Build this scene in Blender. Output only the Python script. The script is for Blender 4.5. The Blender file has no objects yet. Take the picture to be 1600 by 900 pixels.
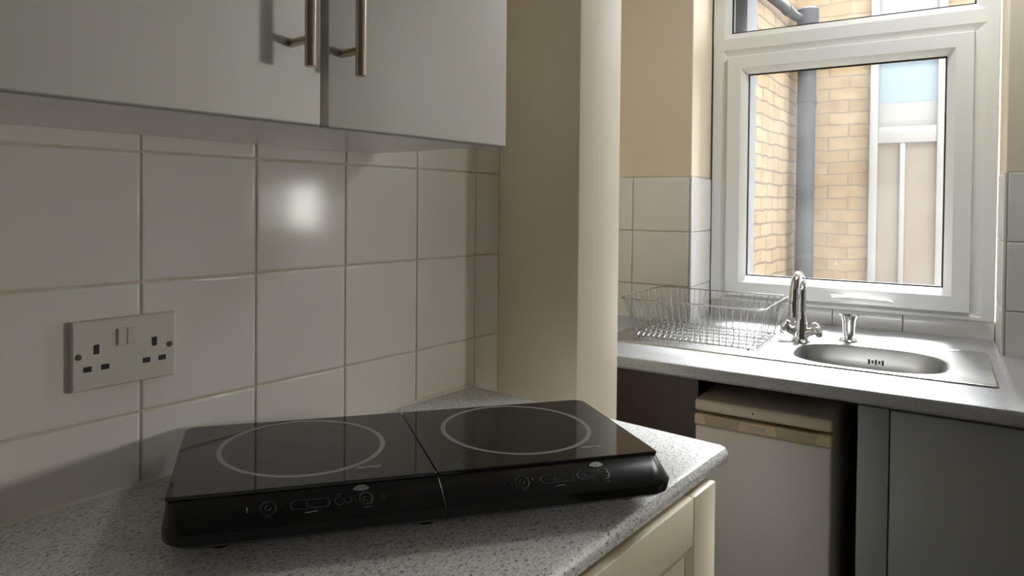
import bpy, bmesh, math, random
from mathutils import Vector, Matrix

random.seed(7)
PI = math.pi
scene = bpy.context.scene
COL = scene.collection

# ------------------------------------------------------------------ camera
cam_d = bpy.data.cameras.new('camera')
cam = bpy.data.objects.new('camera', cam_d)
COL.objects.link(cam)
R = Vector((0.77743114, 0.62889943, 0.00929142))
U = Vector((-0.01758157, 0.00696248, 0.99982119))
F = Vector((-0.62872229, 0.77745548, -0.01646988))
M = Matrix((R, U, -F)).transposed().to_4x4()
M.translation = Vector((0.985, -0.403, 1.295))
cam.matrix_world = M
cam_d.sensor_width = 36.0
cam_d.lens = 1055.5 / 1600 * 36.0
cam_d.shift_y = -(450 - 336.1) / 1600
cam_d.clip_start = 0.02
scene.camera = cam

# ------------------------------------------------------------------ light
WORLD_STRENGTH = 8.4
SIDE_W = 240.0
FILL_W = 6.0
SUN_W = 26.0
world = bpy.data.worlds.new('overcast_sky')
scene.world = world
world.use_nodes = True
bg = world.node_tree.nodes['Background']
bg.inputs[0].default_value = (0.88, 0.94, 1.0, 1)
bg.inputs[1].default_value = WORLD_STRENGTH

scene.view_settings.view_transform = 'Standard'
scene.view_settings.look = 'None'
scene.view_settings.exposure = 0.52
scene.view_settings.gamma = 1.0
scene.view_settings.use_curve_mapping = False
scene.cycles.use_denoising = True
scene.cycles.max_bounces = 10
scene.cycles.diffuse_bounces = 6
scene.cycles.transparent_max_bounces = 16
scene.cycles.sample_clamp_indirect = 6.0
scene.cycles.caustics_reflective = False

# the window wall stands slightly out of square with the tiled wall
A = math.atan(0.1161)
CA, SA = math.cos(A), math.sin(A)


def wld(u, v, z):
    return Vector((u * CA - v * SA, u * SA + v * CA, z))


def area_light(name, loc, rot, sx, sy, power, col, portal=False):
    d = bpy.data.lights.new(name, 'AREA')
    d.shape = 'RECTANGLE'
    d.size, d.size_y = sx, sy
    d.energy = power
    d.color = col
    o = bpy.data.objects.new(name, d)
    COL.objects.link(o)
    o.location = loc
    o.rotation_euler = rot
    if portal:
        d.cycles.is_portal = True
    return o


# daylight of the room's second window, right of the photo
area_light('daylight_side_window', wld(3.22, 1.875, 1.76), (-PI / 2, 0, A), 0.92, 1.26, SIDE_W, (1.0, 0.965, 0.91))
# bright patch of the cloudy sky over the roof opposite
sd = bpy.data.lights.new('veiled_sun', 'SUN')
sd.energy = SUN_W
sd.angle = math.radians(20)
sd.color = (0.95, 0.97, 1.0)
so = bpy.data.objects.new('veiled_sun', sd)
COL.objects.link(so)
sdir = Matrix.Rotation(A, 3, 'Z') @ Vector((0.06, 1.0, 0)).normalized() * math.cos(math.radians(47.5)) + Vector((0, 0, math.sin(math.radians(47.5))))
so.rotation_euler = sdir.to_track_quat('Z', 'Y').to_euler()
area_light('window_portal', wld(0.65, 2.20, 1.63), (-PI / 2, 0, A), 0.90, 1.40, 1.0, (1, 1, 1), portal=True)


# ------------------------------------------------------------------ mesh helper
class MB:
    def __init__(self, off=(0, 0, 0)):
        self.bm = bmesh.new()
        self.off = Vector(off)
        self.mi = 0

    def v(self, p):
        return self.bm.verts.new(Vector(p) - self.off)

    def face(self, vs):
        try:
            f = self.bm.faces.new(vs)
            f.material_index = self.mi
            return f
        except ValueError:
            return None

    def box(self, x0, x1, y0, y1, z0, z1, bev=0.0, seg=2):
        t = bmesh.new()
        bmesh.ops.create_cube(t, size=1.0)
        for w in t.verts:
            w.co = Vector(((x0 + x1) / 2 + w.co.x * (x1 - x0), (y0 + y1) / 2 + w.co.y * (y1 - y0),
                           (z0 + z1) / 2 + w.co.z * (z1 - z0)))
        if bev > 0:
            bmesh.ops.bevel(t, geom=list(t.edges), offset=bev, segments=seg, profile=0.5, affect='EDGES')
        self.add(t)
        return self

    def add(self, t):
        mp = {}
        for w in t.verts:
            mp[w] = self.v(w.co)
        for f in t.faces:
            self.face([mp[w] for w in f.verts])
        t.free()

    def loft(self, rings, closed=True, cap0=True, cap1=True):
        """rings: lists of points, all of one length."""
        vr = [[self.v(p) for p in r] for r in rings]
        n = len(vr[0])
        for a, b in zip(vr[:-1], vr[1:]):
            for i in range(n if closed else n - 1):
                j = (i + 1) % n
                self.face([a[i], a[j], b[j], b[i]])
        if cap0:
            self.face(list(reversed(vr[0])))
        if cap1:
            self.face(vr[-1])
        return self

    def tube(self, path, r, seg=12, caps=True, radii=None):
        P = [Vector(p) for p in path]
        rings = []
        prev = None
        for i, p in enumerate(P):
            if i == 0:
                t = P[1] - P[0]
            elif i == len(P) - 1:
                t = P[-1] - P[-2]
            else:
                t = (P[i + 1] - P[i]).normalized() + (P[i] - P[i - 1]).normalized()
            t.normalize()
            if prev is None:
                up = Vector((0, 0, 1)) if abs(t.z) < 0.9 else Vector((1, 0, 0))
                n = t.cross(up).normalized()
            else:
                n = (prev - t * prev.dot(t)).normalized()
            prev = n
            b = t.cross(n)
            rr = radii[i] if radii else r
            rings.append([p + (n * math.cos(k * 2 * PI / seg) + b * math.sin(k * 2 * PI / seg)) * rr for k in range(seg)])
        return self.loft(rings, True, caps, caps)

    def lathe(self, prof, c=(0, 0, 0), seg=32, axis=(0, 0, 1)):
        ax = Vector(axis).normalized()
        q = Vector((0, 0, 1)).rotation_difference(ax)
        rings = []
        for r, z in prof:
            rings.append([Vector(c) + q @ Vector((r * math.cos(k * 2 * PI / seg), r * math.sin(k * 2 * PI / seg), z))
                          for k in range(seg)])
        return self.loft(rings, True, prof[0][0] > 1e-6, prof[-1][0] > 1e-6)

    def ringframe(self, rects):
        """rects: (u0,u1,z0,z1,v) lofted one into the next: mitred frame profile."""
        rings = [[(a, v, c), (b, v, c), (b, v, d), (a, v, d)] for a, b, c, d, v in rects]
        vr = [[self.v(p) for p in r] for r in rings]
        for a, b in zip(vr[:-1], vr[1:]):
            for i in range(4):
                j = (i + 1) % 4
                self.face([a[i], a[j], b[j], b[i]])
        return self

    def annulus(self, c, r0, r1, z0, z1, seg=96):
        cx, cy = c
        prof = [(r0, z0), (r0, z1), (r1, z1), (r1, z0), (r0, z0)]
        rings = [[(cx + r * math.cos(k * 2 * PI / seg), cy + r * math.sin(k * 2 * PI / seg), z) for k in range(seg)]
                 for r, z in prof]
        return self.loft(rings, True, False, False)

    def build(self, name, mats, parent=None, smooth=35, loc=None, rotz=0.0):
        bmesh.ops.recalc_face_normals(self.bm, faces=self.bm.faces)
        me = bpy.data.meshes.new(name)
        self.bm.to_mesh(me)
        self.bm.free()
        for m in (mats if isinstance(mats, (list, tuple)) else [mats]):
            me.materials.append(m)
        if smooth:
            for p in me.polygons:
                p.use_smooth = True
            me.set_sharp_from_angle(angle=math.radians(smooth))
        o = bpy.data.objects.new(name, me)
        COL.objects.link(o)
        if parent is not None:
            o.parent = parent
        if loc is not None:
            o.location = loc
        if rotz:
            o.rotation_euler = (0, 0, rotz)
        return o


def thing(name, label, cat, loc, rotz=0.0, group=None):
    o = bpy.data.objects.new(name, None)
    COL.objects.link(o)
    o.empty_display_size = 0.05
    o.location = loc
    o.rotation_euler = (0, 0, rotz)
    o['label'] = label
    o['category'] = cat
    if group:
        o['group'] = group
    return o


def struct(o):
    o['kind'] = 'structure'
    return o


def struct_empty(name, loc, rotz=0.0):
    o = bpy.data.objects.new(name, None)
    COL.objects.link(o)
    o.location = loc
    o.rotation_euler = (0, 0, rotz)
    o['kind'] = 'structure'
    return o


# ------------------------------------------------------------------ materials
def srgb(r, g, b):
    f = lambda c: (c / 255 / 12.92) if c / 255 <= 0.04045 else ((c / 255 + 0.055) / 1.055) ** 2.4
    return (f(r), f(g), f(b), 1)


def mat(name, col, rough=0.5, metal=0.0, spec=0.5, coat=0.0, noise=None, bump=None, rnoise=None):
    m = bpy.data.materials.new(name)
    m.use_nodes = True
    nt = m.node_tree
    b = nt.nodes['Principled BSDF']
    b.inputs['Base Color'].default_value = col
    b.inputs['Roughness'].default_value = rough
    b.inputs['Metallic'].default_value = metal
    b.inputs['Specular IOR Level'].default_value = spec
    b.inputs['Coat Weight'].default_value = coat
    tc = nt.nodes.new('ShaderNodeTexCoord')
    if noise:                      # (scale, amount, colour) slow mottling of the surface colour
        n = nt.nodes.new('ShaderNodeTexNoise')
        n.inputs['Scale'].default_value = noise[0]
        n.inputs['Detail'].default_value = 4
        nt.links.new(tc.outputs['Object'], n.inputs['Vector'])
        r = nt.nodes.new('ShaderNodeMapRange')
        r.inputs[1].default_value, r.inputs[2].default_value = 0.35, 0.7
        r.inputs[3].default_value, r.inputs[4].default_value = 0.0, noise[1]
        nt.links.new(n.outputs['Fac'], r.inputs[0])
        mx = nt.nodes.new('ShaderNodeMix')
        mx.data_type = 'RGBA'
        mx.inputs['A'].default_value = col
        mx.inputs['B'].default_value = noise[2]
        nt.links.new(r.outputs[0], mx.inputs['Factor'])
        nt.links.new(mx.outputs['Result'], b.inputs['Base Color'])
    if bump:                       # (scale, strength, distance)
        n = nt.nodes.new('ShaderNodeTexNoise')
        n.inputs['Scale'].default_value = bump[0]
        n.inputs['Detail'].default_value = 3
        nt.links.new(tc.outputs['Object'], n.inputs['Vector'])
        bp = nt.nodes.new('ShaderNodeBump')
        bp.inputs['Strength'].default_value = bump[1]
        bp.inputs['Distance'].default_value = bump[2]
        nt.links.new(n.outputs['Fac'], bp.inputs['Height'])
        nt.links.new(bp.outputs['Normal'], b.inputs['Normal'])
    if rnoise:                     # (scale, low, high) uneven gloss
        n = nt.nodes.new('ShaderNodeTexNoise')
        n.inputs['Scale'].default_value = rnoise[0]
        nt.links.new(tc.outputs['Object'], n.inputs['Vector'])
        r = nt.nodes.new('ShaderNodeMapRange')
        r.inputs[1].default_value, r.inputs[2].default_value = 0.3, 0.7
        r.inputs[3].default_value, r.inputs[4].default_value = rnoise[1], rnoise[2]
        nt.links.new(n.outputs['Fac'], r.inputs[0])
        nt.links.new(r.outputs[0], b.inputs['Roughness'])
    return m


def glass_mat(name, tint=(0.97, 0.98, 0.98, 1), haze=0.0):
    m = bpy.data.materials.new(name)
    m.use_nodes = True
    nt = m.node_tree
    nt.nodes.remove(nt.nodes['Principled BSDF'])
    out = nt.nodes['Material Output']
    tr = nt.nodes.new('ShaderNodeBsdfTransparent')
    tr.inputs[0].default_value = tint
    gl = nt.nodes.new('ShaderNodeBsdfGlossy')
    gl.inputs['Roughness'].default_value = 0.02
    fr = nt.nodes.new('ShaderNodeFresnel')
    fr.inputs[0].default_value = 1.35
    mx = nt.nodes.new('ShaderNodeMixShader')
    ge = nt.nodes.new('ShaderNodeNewGeometry')
    fm_ = nt.nodes.new('ShaderNodeMath')          # the leaving face adds no second mirror
    fm_.operation = 'SUBTRACT'
    fm_.use_clamp = True
    nt.links.new(fr.outputs[0], fm_.inputs[0])
    nt.links.new(ge.outputs['Backfacing'], fm_.inputs[1])
    nt.links.new(fm_.outputs[0], mx.inputs[0])
    nt.links.new(tr.outputs[0], mx.inputs[1])
    nt.links.new(gl.outputs[0], mx.inputs[2])
    last = mx
    if haze > 0:                   # a film of dirt on the pane, patchy
        df = nt.nodes.new('ShaderNodeBsdfTranslucent')
        df.inputs[0].default_value = (0.9, 0.9, 0.9, 1)
        tc = nt.nodes.new('ShaderNodeTexCoord')
        n = nt.nodes.new('ShaderNodeTexNoise')
        n.inputs['Scale'].default_value = 3.5
        n.inputs['Detail'].default_value = 5
        nt.links.new(tc.outputs['Object'], n.inputs['Vector'])
        r = nt.nodes.new('ShaderNodeMapRange')
        r.inputs[1].default_value, r.inputs[2].default_value = 0.3, 0.75
        r.inputs[3].default_value, r.inputs[4].default_value = haze * 0.4, haze * 1.5
        nt.links.new(n.outputs['Fac'], r.inputs[0])
        m2 = nt.nodes.new('ShaderNodeMixShader')
        nt.links.new(r.outputs[0], m2.inputs[0])
        nt.links.new(mx.outputs[0], m2.inputs[1])
        nt.links.new(df.outputs[0], m2.inputs[2])
        last = m2
    nt.links.new(last.outputs[0], out.inputs[0])
    return m


def laminate_mat(name, base, mid, dark):
    """speckled grey worktop laminate: small elongated flecks on a pale ground."""
    m = bpy.data.materials.new(name)
    m.use_nodes = True
    nt = m.node_tree
    b = nt.nodes['Principled BSDF']
    b.inputs['Roughness'].default_value = 0.38
    tc = nt.nodes.new('ShaderNodeTexCoord')

    def flecks(scale, lo, hi, seed):
        mp = nt.nodes.new('ShaderNodeMapping')
        mp.inputs['Rotation'].default_value = (0.3 * seed, 0.2, 0.7 * seed)
        mp.inputs['Scale'].default_value = (1.0, 0.55, 1.0)
        nt.links.new(tc.outputs['Object'], mp.inputs['Vector'])
        n = nt.nodes.new('ShaderNodeTexNoise')
        n.inputs['Scale'].default_value = scale
        n.inputs['Detail'].default_value = 2.5
        n.inputs['Roughness'].default_value = 0.6
        n.inputs['Distortion'].default_value = 0.6
        nt.links.new(mp.outputs[0], n.inputs['Vector'])
        r = nt.nodes.new('ShaderNodeMapRange')
        r.inputs[1].default_value, r.inputs[2].default_value = lo, hi
        nt.links.new(n.outputs['Fac'], r.inputs[0])
        return r.outputs[0]

    def mix(a, bcol, f):
        mx = nt.nodes.new('ShaderNodeMix')
        mx.data_type = 'RGBA'
        if isinstance(a, tuple):
            mx.inputs['A'].default_value = a
        else:
            nt.links.new(a, mx.inputs['A'])
        mx.inputs['B'].default_value = bcol
        nt.links.new(f, mx.inputs['Factor'])
        return mx.outputs['Result']

    c = mix(base, mid, flecks(310, 0.50, 0.58, 1))
    c = mix(c, dark, flecks(350, 0.575, 0.635, 2))
    c = mix(c, tuple(min(0.85, q * 1.18) for q in base[:3]) + (1,), flecks(280, 0.60, 0.68, 3))
    nt.links.new(c, b.inputs['Base Color'])
    n = nt.nodes.new('ShaderNodeTexNoise')
    n.inputs['Scale'].default_value = 420
    nt.links.new(tc.outputs['Object'], n.inputs['Vector'])
    bp = nt.nodes.new('ShaderNodeBump')
    bp.inputs['Strength'].default_value = 0.08
    bp.inputs['Distance'].default_value = 0.001
    nt.links.new(n.outputs['Fac'], bp.inputs['Height'])
    nt.links.new(bp.outputs['Normal'], b.inputs['Normal'])
    return m


def brick_mat(name, c1, c2, mortar, axis=0):
    m = bpy.data.materials.new(name)
    m.use_nodes = True
    nt = m.node_tree
    b = nt.nodes['Principled BSDF']
    b.inputs['Roughness'].default_value = 0.9
    b.inputs['Specular IOR Level'].default_value = 0.2
    tc = nt.nodes.new('ShaderNodeTexCoord')
    sx = nt.nodes.new('ShaderNodeSeparateXYZ')
    nt.links.new(tc.outputs['Object'], sx.inputs[0])
    wn = nt.nodes.new('ShaderNodeTexNoise')          # uneven hand-laid courses
    wn.inputs['Scale'].default_value = 5.0
    nt.links.new(tc.outputs['Object'], wn.inputs['Vector'])
    mr = nt.nodes.new('ShaderNodeMapRange')
    mr.inputs[3].default_value, mr.inputs[4].default_value = -0.022, 0.022
    nt.links.new(wn.outputs['Fac'], mr.inputs[0])
    ad = nt.nodes.new('ShaderNodeMath')
    nt.links.new(sx.outputs[2], ad.inputs[0])
    nt.links.new(mr.outputs[0], ad.inputs[1])
    mp = nt.nodes.new('ShaderNodeCombineXYZ')
    nt.links.new(sx.outputs[axis], mp.inputs[0])
    nt.links.new(ad.outputs[0], mp.inputs[1])
    br = nt.nodes.new('ShaderNodeTexBrick')
    br.inputs['Color1'].default_value = c1
    br.inputs['Color2'].default_value = c2
    br.inputs['Mortar'].default_value = mortar
    br.inputs['Scale'].default_value = 1.0
    br.inputs['Mortar Size'].default_value = 0.006
    br.inputs['Mortar Smooth'].default_value = 0.3
    br.inputs['Brick Width'].default_value = 0.225
    br.inputs['Row Height'].default_value = 0.075
    nt.links.new(mp.outputs[0], br.inputs['Vector'])
    n = nt.nodes.new('ShaderNodeTexNoise')
    n.inputs['Scale'].default_value = 9
    n.inputs['Detail'].default_value = 6
    nt.links.new(tc.outputs['Object'], n.inputs['Vector'])
    mx = nt.nodes.new('ShaderNodeMix')
    mx.data_type = 'RGBA'
    mx.blend_type = 'MULTIPLY'
    r = nt.nodes.new('ShaderNodeMapRange')
    r.inputs[1].default_value, r.inputs[2].default_value = 0.45, 0.75
    r.inputs[3].default_value, r.inputs[4].default_value = 0.0, 0.45
    nt.links.new(n.outputs['Fac'], r.inputs[0])
    nt.links.new(r.outputs[0], mx.inputs['Factor'])
    nt.links.new(br.outputs['Color'], mx.inputs['A'])
    mx.inputs['B'].default_value = (0.62, 0.5, 0.4, 1)
    nt.links.new(mx.outputs['Result'], b.inputs['Base Color'])
    bp = nt.nodes.new('ShaderNodeBump')
    bp.inputs['Strength'].default_value = 0.5
    bp.inputs['Distance'].default_value = 0.01
    bp.invert = True
    nt.links.new(br.outputs['Fac'], bp.inputs['Height'])
    nt.links.new(bp.outputs['Normal'], b.inputs['Normal'])
    return m


M_CREAM = mat('cream_paint', (0.81, 0.728, 0.57, 1), 0.55, noise=(3, 0.25, (0.76, 0.68, 0.525, 1)), bump=(60, 0.06, 0.002))
M_CEIL = mat('ceiling_paint', (0.55, 0.545, 0.53, 1), 0.7)
M_FARWALL = mat('taupe_wall_paint', (0.15, 0.14, 0.125, 1), 0.7)
M_FLOOR = mat('brown_vinyl', (0.09, 0.08, 0.07, 1), 0.4, noise=(6, 0.6, (0.06, 0.053, 0.046, 1)))
M_GROUT = mat('grout', (0.70, 0.63, 0.51, 1), 0.8, noise=(25, 0.7, (0.55, 0.47, 0.36, 1)))
M_TILE = mat('white_glazed_tile', (0.80, 0.762, 0.705, 1), 0.11, spec=0.10, bump=(5, 0.05, 0.003))
M_TILE_W = mat('white_glazed_tile_bright', (0.84, 0.83, 0.82, 1), 0.06, bump=(7, 0.10, 0.004))
M_SEAL = mat('sealant', (0.75, 0.70, 0.60, 1), 0.5)
M_DOOR = mat('white_satin_laminate', (0.78, 0.755, 0.70, 1), 0.45, spec=0.35, noise=(4, 0.3, (0.72, 0.70, 0.65, 1)))
M_EDGE = mat('grey_edge_band', (0.42, 0.41, 0.38, 1), 0.5)
M_CARC = mat('white_melamine', (0.74, 0.73, 0.70, 1), 0.18)
M_STEEL_H = mat('brushed_steel', (0.50, 0.42, 0.34, 1), 0.30, metal=1.0)
M_SOCK = mat('white_moulded_plastic', (0.66, 0.62, 0.55, 1), 0.35)
M_DARK = mat('dark_slot', (0.012, 0.011, 0.010, 1), 0.6)
M_SCREW = mat('screw_metal', (0.10, 0.085, 0.07, 1), 0.6, metal=0.5)
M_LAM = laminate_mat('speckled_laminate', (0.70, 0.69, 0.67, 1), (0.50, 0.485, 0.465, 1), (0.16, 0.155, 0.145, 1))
M_LAM_S = laminate_mat('speckled_laminate_shaded', (0.36, 0.36, 0.365, 1), (0.31, 0.31, 0.31, 1), (0.22, 0.22, 0.22, 1))  # same laminate, base darkened to carry the front edge's shade
M_CREAMDOOR = mat('cream_painted_wood', (0.80, 0.73, 0.56, 1), 0.35, noise=(6, 0.3, (0.74, 0.66, 0.49, 1)))
M_HOBBODY = mat('black_plastic', (0.005, 0.005, 0.006, 1), 0.2, spec=0.35)
M_HOBGLASS = mat('black_ceramic_glass', (0.006, 0.006, 0.006, 1), 0.045, spec=0.75)
M_RING = mat('silver_print', (0.24, 0.235, 0.22, 1), 0.25)
M_PRINT = mat('grey_print', (0.075, 0.075, 0.078, 1), 0.35)
M_FAINT = mat('faint_grey_print', (0.035, 0.034, 0.033, 1), 0.2)
M_LOGO = mat('silver_label', (0.34, 0.34, 0.33, 1), 0.3, metal=0.5, noise=(400, 0.9, (0.12, 0.12, 0.12, 1)))
M_RUBBER = mat('black_rubber', (0.01, 0.01, 0.01, 1), 0.7)
M_UPVC = mat('white_upvc', (0.82, 0.82, 0.80, 1), 0.22)
M_GASKET = mat('black_gasket', (0.02, 0.022, 0.024, 1), 0.5)
M_PANE = glass_mat('window_glass', haze=0.012)
M_PANE_C = glass_mat('window_glass_clear', haze=0.008)
M_INOX = mat('satin_stainless_steel', (0.50, 0.495, 0.48, 1), 0.26, metal=1.0, rnoise=(6, 0.24, 0.29))
M_BOWL = mat('brushed_steel_bowl', (0.40, 0.395, 0.38, 1), 0.38, metal=1.0)
M_CHROME = mat('polished_chrome', (0.78, 0.79, 0.80, 1), 0.07, metal=1.0)
M_WIRE = mat('chrome_wire', (0.40, 0.405, 0.41, 1), 0.2, metal=1.0)
M_FRIDGE = mat('white_enamel_shaded', (0.54, 0.50, 0.46, 1), 0.35)  # white enamel darkened to hold the shade below the worktop
M_FRIDGETOP = mat('aged_white_plastic', (0.48, 0.41, 0.33, 1), 0.4)
M_FRIDGESTRIP = mat('yellowed_plastic', (0.52, 0.41, 0.27, 1), 0.4)
M_GRIP = mat('yellowed_plastic_grip', (0.38, 0.315, 0.215, 1), 0.5)
M_BADGE = mat('grey_badge', (0.42, 0.37, 0.30, 1), 0.4)
M_CUPB = mat('shaded_cupboard_paint', (0.26, 0.265, 0.265, 1), 0.45, noise=(5, 0.3, (0.22, 0.225, 0.22, 1)))  # cupboard paint greyed so the colour carries the deep shade
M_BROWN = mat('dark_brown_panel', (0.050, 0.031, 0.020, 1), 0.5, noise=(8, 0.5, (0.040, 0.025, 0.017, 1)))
M_BRICK = brick_mat('yellow_brick', (0.23, 0.172, 0.104, 1), (0.20, 0.143, 0.082, 1), (0.17, 0.13, 0.088, 1))
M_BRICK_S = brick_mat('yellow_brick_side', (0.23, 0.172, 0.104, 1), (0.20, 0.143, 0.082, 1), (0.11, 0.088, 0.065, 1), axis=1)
M_RENDER = mat('grey_render', (0.15, 0.155, 0.165, 1), 0.8, noise=(7, 0.6, (0.10, 0.105, 0.115, 1)))
M_PIPE = mat('grey_cast_iron', (0.035, 0.035, 0.037, 1), 0.7, spec=0.15, noise=(5, 0.6, (0.05, 0.05, 0.053, 1)))
M_CONC = mat('concrete', (0.07, 0.068, 0.065, 1), 0.9)
M_WHITEWOOD = mat('weathered_white_paint', (0.18, 0.175, 0.165, 1), 0.5)
M_SKYPANE = mat('sky_reflection_pane', (0.15, 0.19, 0.215, 1), 0.2)  # reflected sky painted as the pane's flat colour
M_BLIND = mat('grey_blind', (0.17, 0.165, 0.155, 1), 0.6)
M_TANPANE = mat('tan_curtain_behind_glass', (0.14, 0.115, 0.09, 1), 0.35, noise=(4, 0.6, (0.165, 0.145, 0.12, 1)))

# ------------------------------------------------------------------ setting
FLOOR_Z, CEIL_Z = 0.0, 2.5
X_LEFT = -0.006           # plaster behind the tiles; tile faces at x = 0
Y_PIL0, Y_PIL1, X_PIL = 0.77, 0.936, 0.214


def tile_slab(mb, f, a0, a1, b0, b1, t, r=0.0016):
    """one glazed tile; f maps (a, b, depth) to a point."""
    def rect(i, d):
        return [f(a0 + i, b0 + i, d), f(a1 - i, b0 + i, d), f(a1 - i, b1 - i, d), f(a0 + i, b1 - i, d)]
    tl = [random.uniform(-0.0002, 0.0002) for _ in range(3)]
    mb.loft([rect(0, 0), rect(0, t - r), rect(r * 0.35, t - r * 0.35), rect(r * 1.3, t + tl[0]), rect(r * 2.6, t + tl[0])], True, False, True)


def strips(lo, hi, lines):
    e = [lo] + [x for x in sorted(lines) if lo < x < hi] + [hi]
    return list(zip(e[:-1], e[1:]))


# left wall with its tiles
mb = MB()
mb.box(-0.12, X_LEFT + 0.0035, -2.6, Y_PIL0 + 0.02, 0, CEIL_Z)
mb.mi = 1
TW, TH = 0.1725, 0.18
rowz = [1.3624 + k * TH for k in range(-3, 2)]
coly = [k * TW for k in range(-12, 6)]
for (y0, y1) in strips(-1.9, Y_PIL0, coly):
    for (z0, z1) in strips(0.80, 1.5424, rowz):
        tile_slab(mb, lambda a_, b_, d: (X_LEFT + d, a_, b_), y0 + 0.0016, y1 - 0.0016, z0 + 0.0016, z1 - 0.0016, 0.006)
mb.mi = 2
mb.box(X_LEFT + 0.002, X_LEFT + 0.0045, -2.6, Y_PIL0, 1.545, CEIL_Z)
struct(mb.build('wall_left', [M_GROUT, M_TILE, M_CREAM]))

# bead of sealant between tiles and worktop
mb = MB()
mb.tube([(0.001, -1.6, 0.9005), (0.001, 0.674, 0.9005)], 0.0042, 8)
struct(mb.build('trim_1', M_SEAL))

# projecting wall end, then the alcove behind it
mb = MB()
mb.box(-0.45, X_PIL, Y_PIL0, Y_PIL1, 0, CEIL_Z, 0.003)
struct(mb.build('wall_pier', M_CREAM))
mb = MB()
mb.box(-0.55, -0.45, Y_PIL0, 1.75, 0, CEIL_Z)
struct(mb.build('wall_alcove', M_CREAM))

# window wall, in its own slightly turned frame
V_IN, V_TILE, V_BACK, V_OUT = 1.732, 1.726, 1.985, 2.17
U0, U1 = 0.222, 1.083      # window recess
W2A, W2B = 2.70, 3.74      # the other window of this wall
HEAD = 2.30
SPLIT_L = -0.60
mb = MB()
mb.box(SPLIT_L, U0, V_IN, V_OUT, 0, CEIL_Z)
mb.box(U0, U1, V_IN, V_OUT, HEAD, CEIL_Z)
mb.box(U0, U1, V_BACK, V_OUT, 0, 0.952)
mb.box(U0, U1, V_IN, V_BACK, 0, 0.86)
mb.box(U1, 2.2, V_IN, V_OUT, 0, CEIL_Z)
mb.box(2.2, W2A, V_IN, 1.885, 0, CEIL_Z)
mb.box(W2A, W2B, V_IN, 1.885, 0, 1.05)
mb.box(W2A, W2B, V_IN, 1.885, 2.46, CEIL_Z)
mb.box(W2B, 4.2, V_IN, 1.885, 0, CEIL_Z)
mb.mi = 1
TTOP = 1.3925
wu = [0.221 - 0.204 * k for k in range(1, 5)]
wz = [TTOP - 0.1865 * k for k in range(0, 4)]
fm = lambda a_, b_, d: (a_, V_IN - d, b_)
for (a0, a1) in strips(SPLIT_L, U0 - 0.002, wu):
    for (b0, b1) in strips(0.86, TTOP, wz):
        tile_slab(mb, fm, a0 + 0.0016, a1 - 0.0016, b0 + 0.0016, b1 - 0.0016, 0.006)
for (a0, a1) in strips(U1 + 0.002, 2.0, [U1 + 0.204 * k for k in range(1, 5)]):
    for (b0, b1) in strips(0.86, TTOP, wz):
        tile_slab(mb, fm, a0 + 0.0016, a1 - 0.0016, b0 + 0.0016, b1 - 0.0016, 0.006)
fl = lambda a_, b_, d: (U0 + d, a_, b_)
fr = lambda a_, b_, d: (U1 - d, a_, b_)
for ff in (fl, fr):
    for (a0, a1) in strips(V_IN - 0.005, 1.952, []):
        for (b0, b1) in strips(0.86, TTOP, wz):
            tile_slab(mb, ff, a0 + 0.0012, a1 - 0.001, b0 + 0.0012, b1 - 0.0012, 0.006)
fb = lambda a_, b_, d: (a_, V_BACK - d, b_)
for (a0, a1) in strips(U0 + 0.006, U1 - 0.006, [0.43, 0.634, 0.838]):
    tile_slab(mb, fb, a0 + 0.001, a1 - 0.001, 0.86, 0.953, 0.02)
mb.mi = 2
mb.box(SPLIT_L, U0, V_IN - 0.0015, V_IN, TTOP + 0.003, CEIL_Z)
mb.box(U1, 4.2, V_IN - 0.0015, V_IN, TTOP + 0.003, CEIL_Z)
mb.box(U0, U0 + 0.0015, V_IN, 1.952, TTOP + 0.003, HEAD)
mb.box(U1 - 0.0015, U1, V_IN, 1.952, TTOP + 0.003, HEAD)
struct(mb.build('wall_window', [M_GROUT, M_TILE_W, M_CREAM], rotz=A))

mb = MB()
mb.box(-0.6, 4.0, -2.75, 2.2, -0.05, 0)
struct(mb.build('floor', M_FLOOR))
mb = MB()
mb.box(-0.6, 4.0, -2.75, 2.5, CEIL_Z, CEIL_Z + 0.05)
struct(mb.build('ceiling', M_CEIL))
mb = MB()
mb.box(3.75, 3.85, -2.75, 2.4, 0, CEIL_Z)
struct(mb.build('wall_right', M_FARWALL))
mb = MB()
mb.box(-0.12, 3.75, -2.70, -2.6, 0, CEIL_Z)
struct(mb.build('wall_back', M_FARWALL))

# ------------------------------------------------------------------ window over the sink
W0 = (0.65, 1.95, 0.955)
win = struct_empty('window_1', wld(*W0), A)
mb = MB(W0)
mb.ringframe([(0.230, 1.075, 0.9555, 1.868, 2.02), (0.230, 1.075, 0.9555, 1.868, 1.952), (0.232, 1.073, 0.957, 1.868, 1.950),
              (0.262, 1.043, 0.966, 1.852, 1.950), (0.281, 1.0145, 0.975, 1.829, 1.962), (0.281, 1.0145, 0.975, 1.829, 1.9755), (0.30, 0.995, 0.995, 1.81, 1.9755), (0.30, 0.995, 0.995, 1.81, 2.02)])
mb.ringframe([(0.230, 1.075, 1.868, 2.298, 2.02), (0.230, 1.075, 1.868, 2.298, 1.950),
              (0.268, 1.037, 1.892, 2.262, 1.950), (0.289, 1.016, 1.913, 2.240, 1.968), (0.289, 1.016, 1.913, 2.240, 2.02)])
mb.build('window_frame', M_UPVC, win, smooth=20)
mb = MB(W0)
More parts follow.
